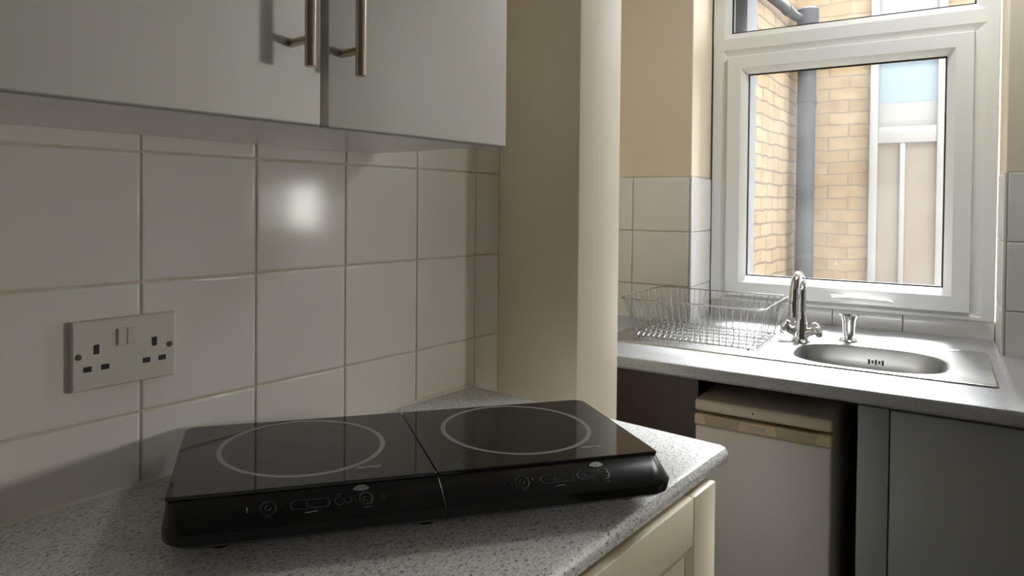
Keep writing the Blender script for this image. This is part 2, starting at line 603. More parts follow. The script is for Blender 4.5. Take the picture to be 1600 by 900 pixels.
mb.ringframe([(0.284, 1.012, 0.978, 1.826, 1.975), (0.284, 1.012, 0.978, 1.826, 1.940), (0.286, 1.010, 0.980, 1.824, 1.938),
              (0.330, 0.966, 1.026, 1.783, 1.938), (0.333, 0.963, 1.029, 1.780, 1.941), (0.3495, 0.9445, 1.047, 1.764, 1.966),
              (0.3495, 0.9445, 1.047, 1.764, 2.0)])
sash = mb.build('sash', M_UPVC, win, smooth=20)
mb = MB(W0)
mb.ringframe([(0.3497, 0.9443, 1.0472, 1.7638, 1.972), (0.3545, 0.9395, 1.052, 1.759, 1.972), (0.3545, 0.9395, 1.052, 1.759, 1.978)])
mb.ringframe([(0.2892, 1.0158, 1.9132, 2.2398, 1.974), (0.294, 1.011, 1.918, 2.235, 1.974), (0.294, 1.011, 1.918, 2.235, 1.980)])
mb.build('gasket', M_GASKET, win, smooth=0)
mb = MB(W0)
mb.box(0.349, 0.945, 1.979, 1.983, 1.0465, 1.7645)
mb.build('pane', M_PANE, win, smooth=0)
mb = MB(W0)
mb.box(0.2885, 1.0165, 1.981, 1.985, 1.9125, 2.2405)
mb.build('pane', M_PANE_C, win, smooth=0)
mb = MB(W0)        # lever handle on the lower rail
mb.box(0.630, 0.668, 1.918, 1.9385, 0.986, 1.008, 0.004, 3)
mb.lathe([(0.009, 0.0), (0.009, 0.014), (0.007, 0.016)], (0.648, 1.920, 0.997), 20, (0, -1, 0))
hp = [(0.640, 1.905, 0.997), (0.660, 1.902, 0.998), (0.70, 1.903, 1.000), (0.75, 1.906, 1.000), (0.80, 1.910, 0.998), (0.812, 1.911, 0.997)]
mb.tube(hp, 0.007, 12, True, [0.006, 0.0085, 0.007, 0.0062, 0.0062, 0.004])
mb.build('handle', M_UPVC, win)

# the other window of the room (out of the photo, it lights the worktop)
W2 = (3.22, 1.8, 1.05)
win2 = struct_empty('window_2', wld(*W2), A)
mb = MB(W2)
mb.ringframe([(W2A, W2B, 1.05, 2.46, 1.83), (W2A, W2B, 1.05, 2.46, 1.77), (W2A + 0.05, W2B - 0.05, 1.10, 2.41, 1.77),
              (W2A + 0.05, W2B - 0.05, 1.10, 2.41, 1.83)])
mb.box(3.28, 3.42, 1.772, 1.83, 1.10, 2.41)
mb.build('window_frame', M_UPVC, win2, smooth=20)
mb = MB(W2)
mb.box(W2A + 0.05, 3.28, 1.80, 1.804, 1.10, 2.41)
mb.build('pane', M_PANE_C, win2, smooth=0)
mb = MB(W2)
mb.box(3.42, W2B - 0.05, 1.80, 1.804, 1.10, 2.41)
mb.build('pane', M_PANE_C, win2, smooth=0)

# ------------------------------------------------------------------ courtyard outside
mb = MB()
mb.box(-15, 20, 2.17, 30.0, -1.6, -1.5)
struct(mb.build('ground', M_CONC, rotz=A))
mb = MB()
mb.box(-1.5, 1.75, 4.10, 4.35, -1.5, 2.72)
struct(mb.build('wall_courtyard_back', M_BRICK, rotz=A))
mb = MB()
mb.box(1.95, 6.5, 3.2, 3.5, -1.5, 5.2)  # unseen wall added to block the sun from the second window
struct(mb.build('wall_sun_blocker', M_BRICK, rotz=A))
# side wall runs from the corner of this building to the far wall
mb = MB()
p0, p1 = (0.02, 2.17), (0.145, 4.12)
mb.loft([[(p0[0], p0[1], z), (p1[0], p1[1], z), (p1[0] - 0.3, p1[1], z), (p0[0] - 0.3, p0[1], z)] for z in (-1.5, 2.75)])
struct(mb.build('wall_courtyard_side', M_BRICK_S, rotz=A))
mb = MB()          # rendered outer jamb of the window opening
mb.box(0.20, 0.330, 2.021, 2.175, 0.90, 2.32)
struct(mb.build('trim_2', M_RENDER, rotz=A))

# downpipe in the corner
PB = (0.235, 3.93, -1.5)
t = thing('drainpipe', 'thick dark grey drainpipe with a side branch in the corner of the brick yard', 'pipe', wld(*PB), A)
mb = MB(PB)
mb.lathe([(0.052, -1.5), (0.052, 2.47)], (0.235, 3.93, 0), 28)
mb.build('pipe', M_PIPE, t)
mb = MB(PB)
mb.lathe([(0.058, 2.40), (0.062, 2.41), (0.062, 2.49), (0.050, 2.50)], (0.235, 3.93, 0), 28)
mb.build('collar', M_PIPE, t)
for zz in (0.35, 1.95):
    mb = MB(PB)
    mb.lathe([(0.053, zz - 0.02), (0.056, zz - 0.018), (0.056, zz + 0.018), (0.053, zz + 0.02)], (0.235, 3.93, 0), 28)
    mb.box(0.20, 0.27, 3.96, 4.095, zz - 0.015, zz + 0.015)
    mb.build('bracket', M_PIPE, t)
# branch running along the side wall into its top
mb = MB(PB)
mb.tube([(0.205, 3.93, 2.435), (0.178, 3.80, 2.435), (0.142, 3.40, 2.435), (0.104, 2.90, 2.435)], 0.027, 16)
br_ = mb.build('branch', M_PIPE, t)
mb = MB(PB)
mb.tube([(0.169, 3.70, 2.435), (0.1645, 3.65, 2.435)], 0.032, 16)
mb.build('collar', M_PIPE, br_)

# tall window of the facing building
NB = (0.77, 4.09, -0.6)
t = thing('neighbour_window', 'tall white framed window in the brick wall opposite, with a sky reflection painted on its upper pane', 'window', wld(*NB), A)
mb = MB(NB)
for (a0, a1, b0, b1) in ((0.570, 0.614, -0.6, 2.70), (0.912, 0.955, -0.6, 2.70), (0.6135, 0.9125, -0.6, -0.52), (0.6135, 0.9125, 2.62, 2.70)):
    mb.box(a0, a1, 4.035, 4.099, b0, b1, 0.003)
mb.build('frame', M_WHITEWOOD, t)
for (b0, b1) in ((1.675, 1.770), (2.17, 2.235)):
    mb = MB(NB)
    mb.box(0.614, 0.912, 4.045, 4.099, b0, b1, 0.003)
    mb.build('transom', M_WHITEWOOD, t)
mb = MB(NB)
mb.box(0.728, 0.756, 4.05, 4.099, -0.52, 1.675, 0.003)
mb.build('glazing_bar', M_WHITEWOOD, t)
mb = MB(NB)
mb.box(0.614, 0.912, 4.075, 4.099, 1.77, 1.912)
mb.build('blind', M_BLIND, t)
mb = MB(NB)
mb.box(0.614, 0.912, 4.08, 4.099, 1.912, 2.17)
mb.build('upper_pane', M_SKYPANE, t)['label'] = 'glass pane painted pale blue as a sky reflection'
mb = MB(NB)
mb.box(0.614, 0.912, 4.08, 4.099, 2.235, 2.62)
mb.build('top_pane', M_BLIND, t)
for (a0, a1) in ((0.614, 0.728), (0.756, 0.912)):
    mb = MB(NB)
    mb.box(a0, a1, 4.08, 4.099, -0.52, 1.675)
    mb.build('lower_pane', M_TANPANE, t)

# ------------------------------------------------------------------ left worktop and its base cabinet
mb = MB((0.30, 0.0, 0.872))
prof = [(0.0005, 0.872), (0.562, 0.872), (0.570, 0.876), (0.5715, 0.884), (0.5705, 0.891), (0.566, 0.8975), (0.558, 0.9), (0.0005, 0.9)]
mb.loft([[(x, y, z) for x, z in prof] for y in (-1.55, 0.674, 0.679)])
o = mb.build('worktop', M_LAM, loc=(0.30, 0.0, 0.872))
o['label'] = 'grey speckled worktop with a rounded edge under the black hob'
o['category'] = 'worktop'


def shaker_door(mb_of, parent, x, y0, y1, z0, z1, st=0.078, rl=0.072):
    """door facing +x: stiles, rails and a sunk panel, in one mesh."""
    m = mb_of()
    m.box(x - 0.020, x, y0, y0 + st, z0, z1, 0.0022)
    m.box(x - 0.020, x, y1 - st, y1, z0, z1, 0.0022)
    m.box(x - 0.020, x - 0.0006, y0 + st + 0.0006, y1 - st - 0.0006, z1 - rl, z1, 0.0022)
    m.box(x - 0.020, x - 0.0006, y0 + st + 0.0006, y1 - st - 0.0006, z0, z0 + rl, 0.0022)
    m.box(x - 0.016, x - 0.009, y0 + st - 0.004, y1 - st + 0.004, z0 + rl - 0.004, z1 - rl + 0.004)
    # bevelled moulding round the panel
    rects = [(0.0, x - 0.001), (0.012, x - 0.008), (0.012, x - 0.012)]
    rings = []
    for i, xx in rects:
        a0, a1, b0, b1 = y0 + st + i, y1 - st - i, z0 + rl + i, z1 - rl - i
        rings.append([(xx, a0, b0), (xx, a1, b0), (xx, a1, b1), (xx, a0, b1)])
    m.loft(rings, True, False, False)
    return m.build('door', M_CREAMDOOR, parent)


t = thing('base_cabinet', 'cream panelled base cabinet under the grey speckled worktop', 'cabinet', (0.28, -0.1, 0))
mk = lambda: MB((0.28, -0.1, 0))
m = mk()
m.box(0.02, 0.555, -1.5, 0.600, 0.12, 0.8715)
m.build('body', M_CARC, t)
m = mk()
m.box(0.02, 0.50, -1.5, 0.600, 0.0, 0.12)
m.build('plinth', M_CREAMDOOR, t)
shaker_door(mk, t, 0.580, 0.130, 0.606, 0.13, 0.8695)
shaker_door(mk, t, 0.580, -0.350, 0.126, 0.13, 0.8695)
shaker_door(mk, t, 0.580, -0.830, -0.354, 0.13, 0.8695)

# ------------------------------------------------------------------ wall cabinet
CB = (0.15, 0.08, 1.385)
t = thing('wall_cabinet', 'white two-door wall cabinet with steel bar handles above the tiles', 'cabinet', CB)
mk = lambda: MB(CB)
m = mk()
m.box(0.0015, 0.294, -0.262, 0.410, 1.3855, 2.10)
m.build('body', M_CARC, t)
for (y0, y1, hy) in ((-0.262, 0.0705, 0.032), (0.0815, 0.411, 0.100)):
    m = mk()
    m.box(0.2945, 0.313, y0, y1, 1.3855, 2.10, 0.0012)
    door = m.build('door', M_DOOR, t)
    m = mk()
    m.box(0.2945, 0.3126, y0 + 0.001, y1 - 0.001, 1.3845, 1.3856)
    m.build('edge_strip', M_EDGE, door)
    m = mk()
    m.lathe([(0.0055, 1.4425), (0.0062, 1.4432), (0.0062, 1.640), (0.0055, 1.6408)], (0.349, hy, 0), 24)
    for zz in (1.473, 1.610):
        m.lathe([(0.0048, 0.0), (0.0048, 0.036)], (0.313, hy, zz), 16, (1, 0, 0))
    m.build('handle', M_STEEL_H, door)

# ------------------------------------------------------------------ double socket
SB = (0.0005, -0.0225, 1.0925)
t = thing('double_socket', 'white double wall socket with two rocker switches on the tiles', 'socket', SB)
mk = lambda: MB(SB)
m = mk()
y0, y1, z0, z1 = -0.088, 0.043, 1.047, 1.138
rings = []
for i, x in ((0, 0.0005), (0, 0.0065), (0.0008, 0.0085), (0.0022, 0.0095)):
    rings.append([(x, y0 + i, z0 + i), (x, y1 - i, z0 + i), (x, y1 - i, z1 - i), (x, y0 + i, z1 - i)])
m.loft(rings)
m.build('faceplate', M_SOCK, t)
for cy in (0.0140, -0.0590):
    for (dy, z, w, h) in ((0.0, 1.0995, 0.0034, 0.0062), (-0.0105, 1.0750, 0.0050, 0.0035), (0.0190 - 0.0085, 1.0752 + (0.0 if cy < 0 else 0.0), 0.0050, 0.0035)):
        m = mk()
        m.box(0.0093, 0.00975, cy + dy - w, cy + dy + w, z - h, z + h)
        m.build('pin_slot', M_DARK, t)
for (a0, a1) in ((-0.0338, -0.0228), (-0.0220, -0.0110)):
    m = mk()
    rings = []
    for i, x, tilt in ((0, 0.0094, 0), (0, 0.0115, 0.0015), (0.0008, 0.0122, 0.0015)):
        rings.append([(x + tilt * 0, a0 + i, 1.1005 + i), (x, a1 - i, 1.1005 + i), (x + tilt, a1 - i, 1.1235 - i), (x + tilt, a0 + i, 1.1235 - i)])
    m.loft(rings)
    m.build('rocker_switch', M_SOCK, t)
for cy in (0.0345, -0.0800):
    m = mk()
    m.lathe([(0.0040, 0.0), (0.0040, 0.0008), (0.0030, 0.0010)], (0.0092, cy, 1.0925), 20, (1, 0, 0))
    m.box(0.0100, 0.0104, cy - 0.0026, cy + 0.0026, 1.0921, 1.0929)
    m.build('screw', M_SCREW, t)

# ------------------------------------------------------------------ induction hob
HB = Vector((0.010, 0.056, 0.9))
HANG = math.atan2(0.489, 0.352)
hob = thing('induction_hob', 'black portable twin-zone induction hob lying across the speckled worktop', 'hob', HB, HANG)
HL, SEAM = 0.612, 0.310


def rrect(x0, x1, ya, yb, z, rad, seg=7, skew=None):
    """rounded rectangle, e2 = forward (local -y); rad = (back-left, back-right, front-right, front-left)."""
    pts = []
    cs = [((x0, ya), rad[0], PI, 1.5 * PI), ((x1, ya), rad[1], 1.5 * PI, 2 * PI), ((x1, yb), rad[2], 0, 0.5 * PI), ((x0, yb), rad[3], 0.5 * PI, PI)]
    sg = [(1, 1), (-1, 1), (-1, -1), (1, -1)]
    for (c, r, a0, a1), (sx, sy) in zip(cs, sg):
        cx, cy = c[0] + sx * r, c[1] + sy * r
        for k in range(seg + 1):
            an = a0 + (a1 - a0) * k / seg
            pts.append((cx + r * math.cos(an), -(cy + r * math.sin(an)), z))
    return pts


m = MB()
rB, rF = 0.014, 0.034
m.loft([rrect(0.010, HL - 0.006, 0.010, 0.266, 0.0210, (rB, rB, rF, rF)),
        rrect(0.003, HL + 0.002, 0.003, 0.281, 0.0235, (rB, rB, rF, rF)),
        rrect(0.000, HL + 0.005, 0.000, 0.288, 0.0290, (rB, rB, rF, rF)),
        rrect(0.000, HL + 0.006, 0.000, 0.291, 0.0420, (rB, rB, rF, rF)),
        rrect(0.0012, HL + 0.004, 0.001, 0.288, 0.0455, (rB, rB, rF, rF)),
        rrect(0.003, HL - 0.003, 0.002, 0.2500, 0.0640, (rB, rB, 0.010, 0.010)),
        rrect(0.006, HL - 0.006, 0.004, 0.2460, 0.0646, (rB, rB, 0.006, 0.006))])
body = m.build('body', M_HOBBODY, hob, smooth=30)
m = MB()
seam_pts = [(SEAM, -0.2882, 0.030), (SEAM, -0.2910, 0.042), (SEAM, -0.2880, 0.0456), (SEAM, -0.2506, 0.0637)]
m.tube(seam_pts, 0.0006, 6)
m.build('seam', M_FAINT, hob)
RC = ((0.157, 0.116), (0.457, 0.114))
RR = 0.1085
for k, (x0, x1) in enumerate(((0.002, SEAM - 0.0008), (SEAM + 0.0008, HL - 0.002))):
    rad = (0.016, 0.002, 0.002, 0.004) if k == 0 else (0.002, 0.016, 0.004, 0.002)
    m = MB()
    m.loft([rrect(x0, x1, 0.001, 0.2490, 0.0640, rad), rrect(x0, x1, 0.001, 0.2490, 0.0672, rad),
            rrect(x0 + 0.0008, x1 - 0.0008, 0.0018, 0.2482, 0.0680, rad)])
    gl = m.build('glass_top', M_HOBGLASS, hob, smooth=25)
    c = (RC[k][0], -RC[k][1])
    m = MB()
    m.annulus(c, RR - 0.0066, RR, 0.0679, 0.06812)
    m.build('zone_ring', M_RING, gl)
    m = MB()
    m.annulus(c, 0.0715, 0.0722, 0.0679, 0.06808)
    for q in range(11):          # faint illegible line of print across the zone
        w = random.uniform(0.003, 0.006)
        xx = c[0] - 0.036 + q * 0.0068
        m.box(xx, xx + w, c[1] - 0.0012 - random.uniform(0, 0.0008), c[1] + 0.0012, 0.0679, 0.06808)
    m.build('zone_print', M_FAINT, gl)
    m = MB()                     # small silver mark near the front corner
    lx, ly = c[0] + 0.074, -0.212
    for q, (dx, dy, w, h) in enumerate(((-0.014, 0.0, 0.013, 0.0055), (-0.002, 0.001, 0.009, 0.0045), (0.006, -0.001, 0.007, 0.006), (0.012, 0.002, 0.004, 0.004))):
        pts = [(lx + dx + w * math.cos(b) * 0.55 + w * 0.5, ly + dy + h * math.sin(b) * 0.7, 0.06812) for b in [n * PI / 8 for n in range(16)]]
        m.loft([[(p[0], p[1], 0.0679) for p in pts], pts])
    m.build('logo', M_LOGO, gl)

# control prints on the sloping front: position by (x, slope distance)
S0, S1 = Vector((0, -0.2506, 0.0638)), Vector((0, -0.2880, 0.0457))
SD = (S1 - S0)
SLEN = SD.length
SD.normalize()
SN = Vector((0, SD.z, -SD.y))
if SN.z < 0:
    SN = -SN


def on_slope(x, s, h=0.0):
    p = S0 + SD * s + SN * h
    return (x, p.y, p.z)


def slope_stroke(m, pts, w=0.0008, h=0.0004):
    m.tube([on_slope(x, s, 0.0001) for x, s in pts], w * 0.5, 5)


def circ(x, s, r, n=20, a0=0, a1=2 * PI):
    return [(x + r * math.cos(a0 + (a1 - a0) * k / n), s + r * math.sin(a0 + (a1 - a0) * k / n)) for k in range(n + 1)]


for k, x0 in enumerate((0.0, SEAM - 0.010)):
    def ctl(strokes, part, M_, w=0.0008):
        m = MB()
        for st in strokes:
            slope_stroke(m, [(0.1115 + (x - 0.135) * 0.9 + x0, s) for x, s in st], w)
        return m.build(part, M_, hob)
    mid = SLEN * 0.52
    ctl([circ(0.135, mid, 0.0095), circ(0.135, mid, 0.0035, 12, -0.4, 4.6), [(0.131, mid + 0.012), (0.139, mid + 0.012)]], 'button_print', M_PRINT)
    ctl([[(0.110, mid - 0.004), (0.118, mid - 0.004), (0.118, mid + 0.004), (0.110, mid + 0.004), (0.110, mid - 0.004)]], 'button_print', M_FAINT)
    ctl([circ(0.154, mid - 0.001, 0.0035, 10, 0.6, 5.2)], 'button_print', M_FAINT)
    ctl([[(0.170, mid - 0.006), (0.202, mid - 0.006)], circ(0.204, mid, 0.006, 8, -PI / 2, PI / 2), [(0.202, mid + 0.006), (0.170, mid + 0.006)],
         circ(0.168, mid, 0.006, 8, PI / 2, 1.5 * PI), [(0.182, mid - 0.002), (0.182, mid + 0.003), (0.190, mid + 0.003)]], 'display_print', M_PRINT)
    ctl([[(0.180, mid + 0.0115), (0.194, mid + 0.0105)]], 'button_print', M_LOGO, 0.0016)
    ctl([circ(0.222, mid, 0.0055, 12, 0.5, 5.6), circ(0.233, mid - 0.001, 0.0050, 12, -1.5, 3.4), [(0.219, mid - 0.009), (0.225, mid - 0.010), (0.221, mid - 0.006)]], 'button_print', M_PRINT, 0.0007)
    ctl([circ(0.256, mid, 0.0092), circ(0.256, mid, 0.0075), [(0.251, mid + 0.001), (0.256, mid - 0.003), (0.261, mid + 0.001)],
         [(0.252, mid + 0.003), (0.260, mid + 0.003)]], 'button_print', M_PRINT, 0.0010)
    ctl([[(0.252, mid + 0.0125), (0.261, mid + 0.0125)]], 'button_print', M_LOGO, 0.0012)
    ctl([[(0.280, mid - 0.003), (0.276, mid - 0.003), (0.276, mid), (0.280, mid), (0.280, mid + 0.003), (0.276, mid + 0.003)],
         [(0.285, mid - 0.001), (0.287, mid + 0.001)]], 'button_print', M_PRINT)
    m = MB()                     # small silver label at the top of the slope
    pts = [(0.2165 + x0 + 0.009 * math.cos(b) * (1 + 0.15 * math.sin(3 * b)), 0.0062 + 0.0042 * math.sin(b)) for b in [n * PI / 10 for n in range(20)]]
    m.loft([[on_slope(x, s, -0.0003) for x, s in pts], [on_slope(x, s, 0.0004) for x, s in pts]])
    m.build('label', M_LOGO, hob)
for (fx, fy) in ((0.060, 0.040), (0.060, 0.225), (0.300, 0.225), (0.570, 0.040), (0.574, 0.222), (0.34, 0.040)):
    m = MB()
    m.lathe([(0.012, 0.0002), (0.0135, 0.002), (0.0145, 0.0215)], (fx, -fy, 0), 20)
    m.build('foot', M_RUBBER, hob)

# the casing is a few degrees out of square, as the photo shows it
for o_ in hob.children_recursive:
    for w in o_.data.vertices:
        w.co.x -= (0.095 - 0.045 * w.co.x / HL) * w.co.y
    o_.data.update()

# ------------------------------------------------------------------ sink worktop
CBASE = (0.4, 1.4, 0.866)
V_F, V_B = 1.130, 1.964
HU0, HU1, HV0, HV1 = 0.585, 0.975, 1.316, 1.656      # cut-out for the bowl
m = MB(CBASE)
pr = [(HV0, 0.866), (V_F + 0.006, 0.866), (V_F, 0.872), (V_F, 0.890), (V_F + 0.003, 0.897), (V_F + 0.010, 0.9), (HV0, 0.9)]
m.loft([[(u, v, z) for v, z in pr] for u in (-0.40, 1.9)])
m.box(-0.40, HU0, HV0, V_TILE - 0.0005, 0.866, 0.9)
m.box(HU1, 1.9, HV0, V_TILE - 0.0005, 0.866, 0.9)
m.box(HU0, HU1, HV1, V_TILE - 0.0005, 0.866, 0.9)
m.box(U0 + 0.007, U1 - 0.007, V_TILE - 0.0005, V_B, 0.866, 0.9)
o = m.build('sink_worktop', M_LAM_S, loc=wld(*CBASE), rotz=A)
o['label'] = 'long grey worktop under the window with the steel sink set in it'
o['category'] = 'worktop'

# ------------------------------------------------------------------ stainless sink
SK = (0.56, 1.5, 0.9)
sink = thing('sink', 'stainless steel sink and drainer set in the worktop below the window', 'sink', wld(*SK), A)
PU0, PU1, PV0, PV1 = 0.097, 1.050, 1.300, 1.716
BC, BA, BB = (0.778, 1.482), 0.176, 0.150
N = 96


def sup(a, b, n=3.0):
    out = []
    for k in range(N):
        an = 2 * PI * k / N
        c_, s_ = math.cos(an), math.sin(an)
        r = (abs(c_ / a) ** n + abs(s_ / b) ** n) ** (-1 / n)
        out.append((BC[0] + r * c_, BC[1] + r * s_))
    return out


def to_rect(pt, x0, x1, y0, y1):
    dx, dy = pt[0] - BC[0], pt[1] - BC[1]
    s_ = 1e9
    if dx > 1e-9: s_ = min(s_, (x1 - BC[0]) / dx)
    if dx < -1e-9: s_ = min(s_, (x0 - BC[0]) / dx)
    if dy > 1e-9: s_ = min(s_, (y1 - BC[1]) / dy)
    if dy < -1e-9: s_ = min(s_, (y0 - BC[1]) / dy)
    return (BC[0] + dx * s_, BC[1] + dy * s_)


XS = 0.560
ZT = 0.9035
h0 = sup(BA, BB)
# move the rays nearest the corners exactly onto them
outer = [to_rect(p, XS, PU1 - 0.008, PV0 + 0.008, PV1 - 0.008) for p in h0]
for cx in (XS, PU1 - 0.008):
    for cy in (PV0 + 0.008, PV1 - 0.008):
        k = min(range(N), key=lambda q: (outer[q][0] - cx) ** 2 + (outer[q][1] - cy) ** 2)
        outer[k] = (cx, cy)
m = MB(SK)
lip = sup(BA + 0.010, BB + 0.010)
rings = [[(x, y, ZT) for x, y in outer], [(x, y, ZT) for x, y in lip], [(x, y, ZT - 0.001) for x, y in sup(BA + 0.004, BB + 0.004)],
         [(x, y, ZT - 0.004) for x, y in h0]]
m.loft(rings, True, False, False)
# drainer with shallow pressed ribs running towards the bowl
nu, nv = 60, 66
du0, du1, dv0, dv1 = PU0 + 0.008, XS, PV0 + 0.008, PV1 - 0.008
g = []
for j in range(nv + 1):
    row = []
    for i in range(nu + 1):
        u_ = du0 + (du1 - du0) * i / nu
        v_ = dv0 + (dv1 - dv0) * j / nv
        e = min(1, max(0, (u_ - du0 - 0.03) / 0.03)) * min(1, max(0, (du1 - 0.03 - u_) / 0.03))
        e *= min(1, max(0, (v_ - dv0 - 0.03) / 0.02)) * min(1, max(0, (dv1 - 0.04 - v_) / 0.02))
        zz = ZT - 0.0022 * e * (0.5 + 0.5 * math.cos(2 * PI * (v_ - dv0) / 0.0326))
        row.append(m.v((u_, v_, zz)))
    g.append(row)
for j in range(nv):
    for i in range(nu):
        m.face([g[j][i], g[j][i + 1], g[j + 1][i + 1], g[j + 1][i]])
# rolled rim


def rectring(i, z, r=0.012):
    pts = []
    for (cx, cy, a0) in ((PU1 - i - r, PV1 - i - r, 0), (PU0 + i + r, PV1 - i - r, PI / 2), (PU0 + i + r, PV0 + i + r, PI), (PU1 - i - r, PV0 + i + r, 1.5 * PI)):
        for q in range(6):
            an = a0 + q * PI / 10
            pts.append((cx + r * math.cos(an), cy + r * math.sin(an), z))
    return pts


m.loft([rectring(0.0105, ZT - 0.0004, 0.004), rectring(0.008, ZT + 0.0004, 0.005), rectring(0.005, ZT + 0.0012, 0.007), rectring(0.002, ZT + 0.0004, 0.01), rectring(0.0, 0.9003, 0.012)], True, False, False)
m.build('drainer', M_INOX, sink, smooth=40)
m = MB(SK)
rings = [[(x, y, ZT - 0.004) for x, y in h0]]
for (ins, dz) in ((0.002, 0.012), (0.005, 0.040), (0.009, 0.060), (0.017, 0.074), (0.032, 0.0825), (0.060, 0.0855)):
    rings.append([(x, y, ZT - dz) for x, y in sup(BA - ins, BB - ins)])
m.loft(rings, True, False, True)
bowl = m.build('bowl', M_BOWL, sink, smooth=60)
m = MB(SK)
m.lathe([(0.030, 0.0), (0.030, 0.003), (0.022, 0.004), (0.020, 0.001), (0.001, 0.001)], (BC[0], BC[1], ZT - 0.0855), 32)
m.build('drain', M_CHROME, bowl)
m = MB(SK)        # overflow grille on the far side of the bowl
for q in range(5):
    uu = 0.768 + q * 0.0085
    vv = BC[1] + BB - 0.0045
    m.box(uu, uu + 0.0055, vv - 0.0030, vv + 0.001, ZT - 0.050 + 0.003 * (q % 2), ZT - 0.038 + 0.002 * ((q + 1) % 2), 0.0008)
m.build('overflow', M_DARK, bowl)

# ------------------------------------------------------------------ mixer tap
TB = (0.596, 1.598, 0.9037)
tap = thing('mixer_tap', 'tall chrome swan-neck mixer tap with two star handles at the corner of the sink bowl', 'tap', wld(*TB), A)
m = MB(TB)
m.lathe([(0.026, 0.9037), (0.026, 0.908), (0.021, 0.912), (0.019, 0.925), (0.0185, 0.960), (0.016, 0.972), (0.013, 0.985), (0.0125, 0.992)], (TB[0], TB[1], 0), 28)
m.build('body', M_CHROME, tap)
m = MB(TB)
path = [(TB[0], TB[1], 0.985)]
zc, rr = 1.052, 0.048
path.append((TB[0], TB[1], 1.03))
for q in range(0, 17):
    an = PI * q / 16
    path.append((TB[0] - 0.004 * q / 16, TB[1] - rr + rr * math.cos(an), zc + rr * math.sin(an)))
path.append((TB[0] - 0.005, TB[1] - 2 * rr - 0.001, 1.02))
path.append((TB[0] - 0.005, TB[1] - 2 * rr - 0.002, 0.992))
m.tube(path, 0.0125, 18)
m.lathe([(0.0136, 0), (0.0136, 0.012)], (TB[0] - 0.005, TB[1] - 2 * rr - 0.002, 0.987), 20)
m.build('spout', M_CHROME, tap)
for sx in (-1, 1):
    d = Vector((sx * 0.92, -0.12, 0.42)).normalized()
    st = Vector((TB[0] + sx * 0.010, TB[1], 0.925))
    m = MB(TB)
    m.tube([st, st + d * 0.012, st + d * 0.026], 0.012, 18, True, [0.014, 0.0125, 0.0120])
    arm = m.build('valve', M_CHROME, tap)
    m = MB(TB)
    c0 = st + d * 0.026
    q = Vector((0, 0, 1)).rotation_difference(d)
    rings = []
    for (rad, hh, star) in ((0.010, 0.0, 0), (0.0185, 0.004, 0.10), (0.0205, 0.009, 0.16), (0.0200, 0.016, 0.16), (0.014, 0.021, 0.08), (0.006, 0.0225, 0)):
        rings.append([c0 + q @ Vector((rad * (1 + star * math.cos(4 * b)) * math.cos(b), rad * (1 + star * math.cos(4 * b)) * math.sin(b), hh))
                      for b in [n * 2 * PI / 40 for n in range(40)]])
    m.loft(rings)
    m.build('handle', M_CHROME, tap)

# ------------------------------------------------------------------ chrome cup behind the bowl
KB = (0.713, 1.679, ZT)
t = thing('chrome_cup', 'small chrome cup on a round foot standing behind the sink bowl', 'cup', wld(*KB), A)
m = MB(KB)
m.lathe([(0.026, 0.0002), (0.027, 0.003), (0.024, 0.006), (0.012, 0.008), (0.011, 0.012)], KB, 32)
m.build('foot', M_CHROME, t)
m = MB(KB)
m.lathe([(0.0115, 0.012), (0.0145, 0.018), (0.0165, 0.035), (0.0185, 0.058), (0.0215, 0.068), (0.0235, 0.0745), (0.0225, 0.076), (0.020, 0.070), (0.017, 0.058), (0.014, 0.030), (0.001, 0.022)], KB, 32)
for b in (0.35, 1.6, 3.3, 4.8):
    p = Vector(KB) + Vector((0.0225 * math.cos(b), 0.0225 * math.sin(b), 0.074))
    m.tube([p, p + Vector((0.004 * math.cos(b), 0.004 * math.sin(b), 0.003))], 0.0022, 8)
m.build('bowl', M_CHROME, t)

# ------------------------------------------------------------------ dish rack
RB = (0.35, 1.50, ZT + 0.001)
rack = thing('dish_rack', 'chrome wire dish rack standing empty on the sink drainer', 'dish rack', wld(*RB), A)
zb, zt = 0.9095, 1.0225
b0, b1, c0_, c1_ = 0.168, 0.520, 1.366, 1.640
r0, r1, s0_, s1_ = 0.141, 0.548, 1.332, 1.672


def rr_path(x0, x1, y0, y1, z, r, n=5):
    pts = []
    for (cx, cy, a0) in ((x1 - r, y1 - r, 0), (x0 + r, y1 - r, PI / 2), (x0 + r, y0 + r, PI), (x1 - r, y0 + r, 1.5 * PI)):
        for q in range(n + 1):
            an = a0 + q * PI / 2 / n
            pts.append((cx + r * math.cos(an), cy + r * math.sin(an), z))
    pts.append(pts[0])
    return pts


m = MB(RB)
m.tube(rr_path(r0, r1, s0_, s1_, zt, 0.015), 0.0021, 8)
m.build('rim', M_WIRE, rack)
m = MB(RB)
m.tube(rr_path(b0, b1, c0_, c1_, zb, 0.008), 0.0017, 8)
m.build('base_rim', M_WIRE, rack)


def upright(p, q, k):
    p, q = Vector(p), Vector(q)
    m = MB(RB)
    pts = []
    side = Vector((-(q - p).y, (q - p).x, 0))
    along = Vector((1, 0, 0)) if abs((q - p).y) > abs((q - p).x) else Vector((0, 1, 0))
    wob = 0.0028 * math.sin(k * 2.1) + 0.0014
    for i in range(6):
        f = i / 5
        w = p.lerp(q, f ** 1.25)
        w.z = p.z + (q.z - p.z) * f
        pts.append(w + along * wob * math.sin(f * PI * 2))
    m.tube(pts, 0.0011, 5)
    m.build('upright_wire', M_WIRE, rack)


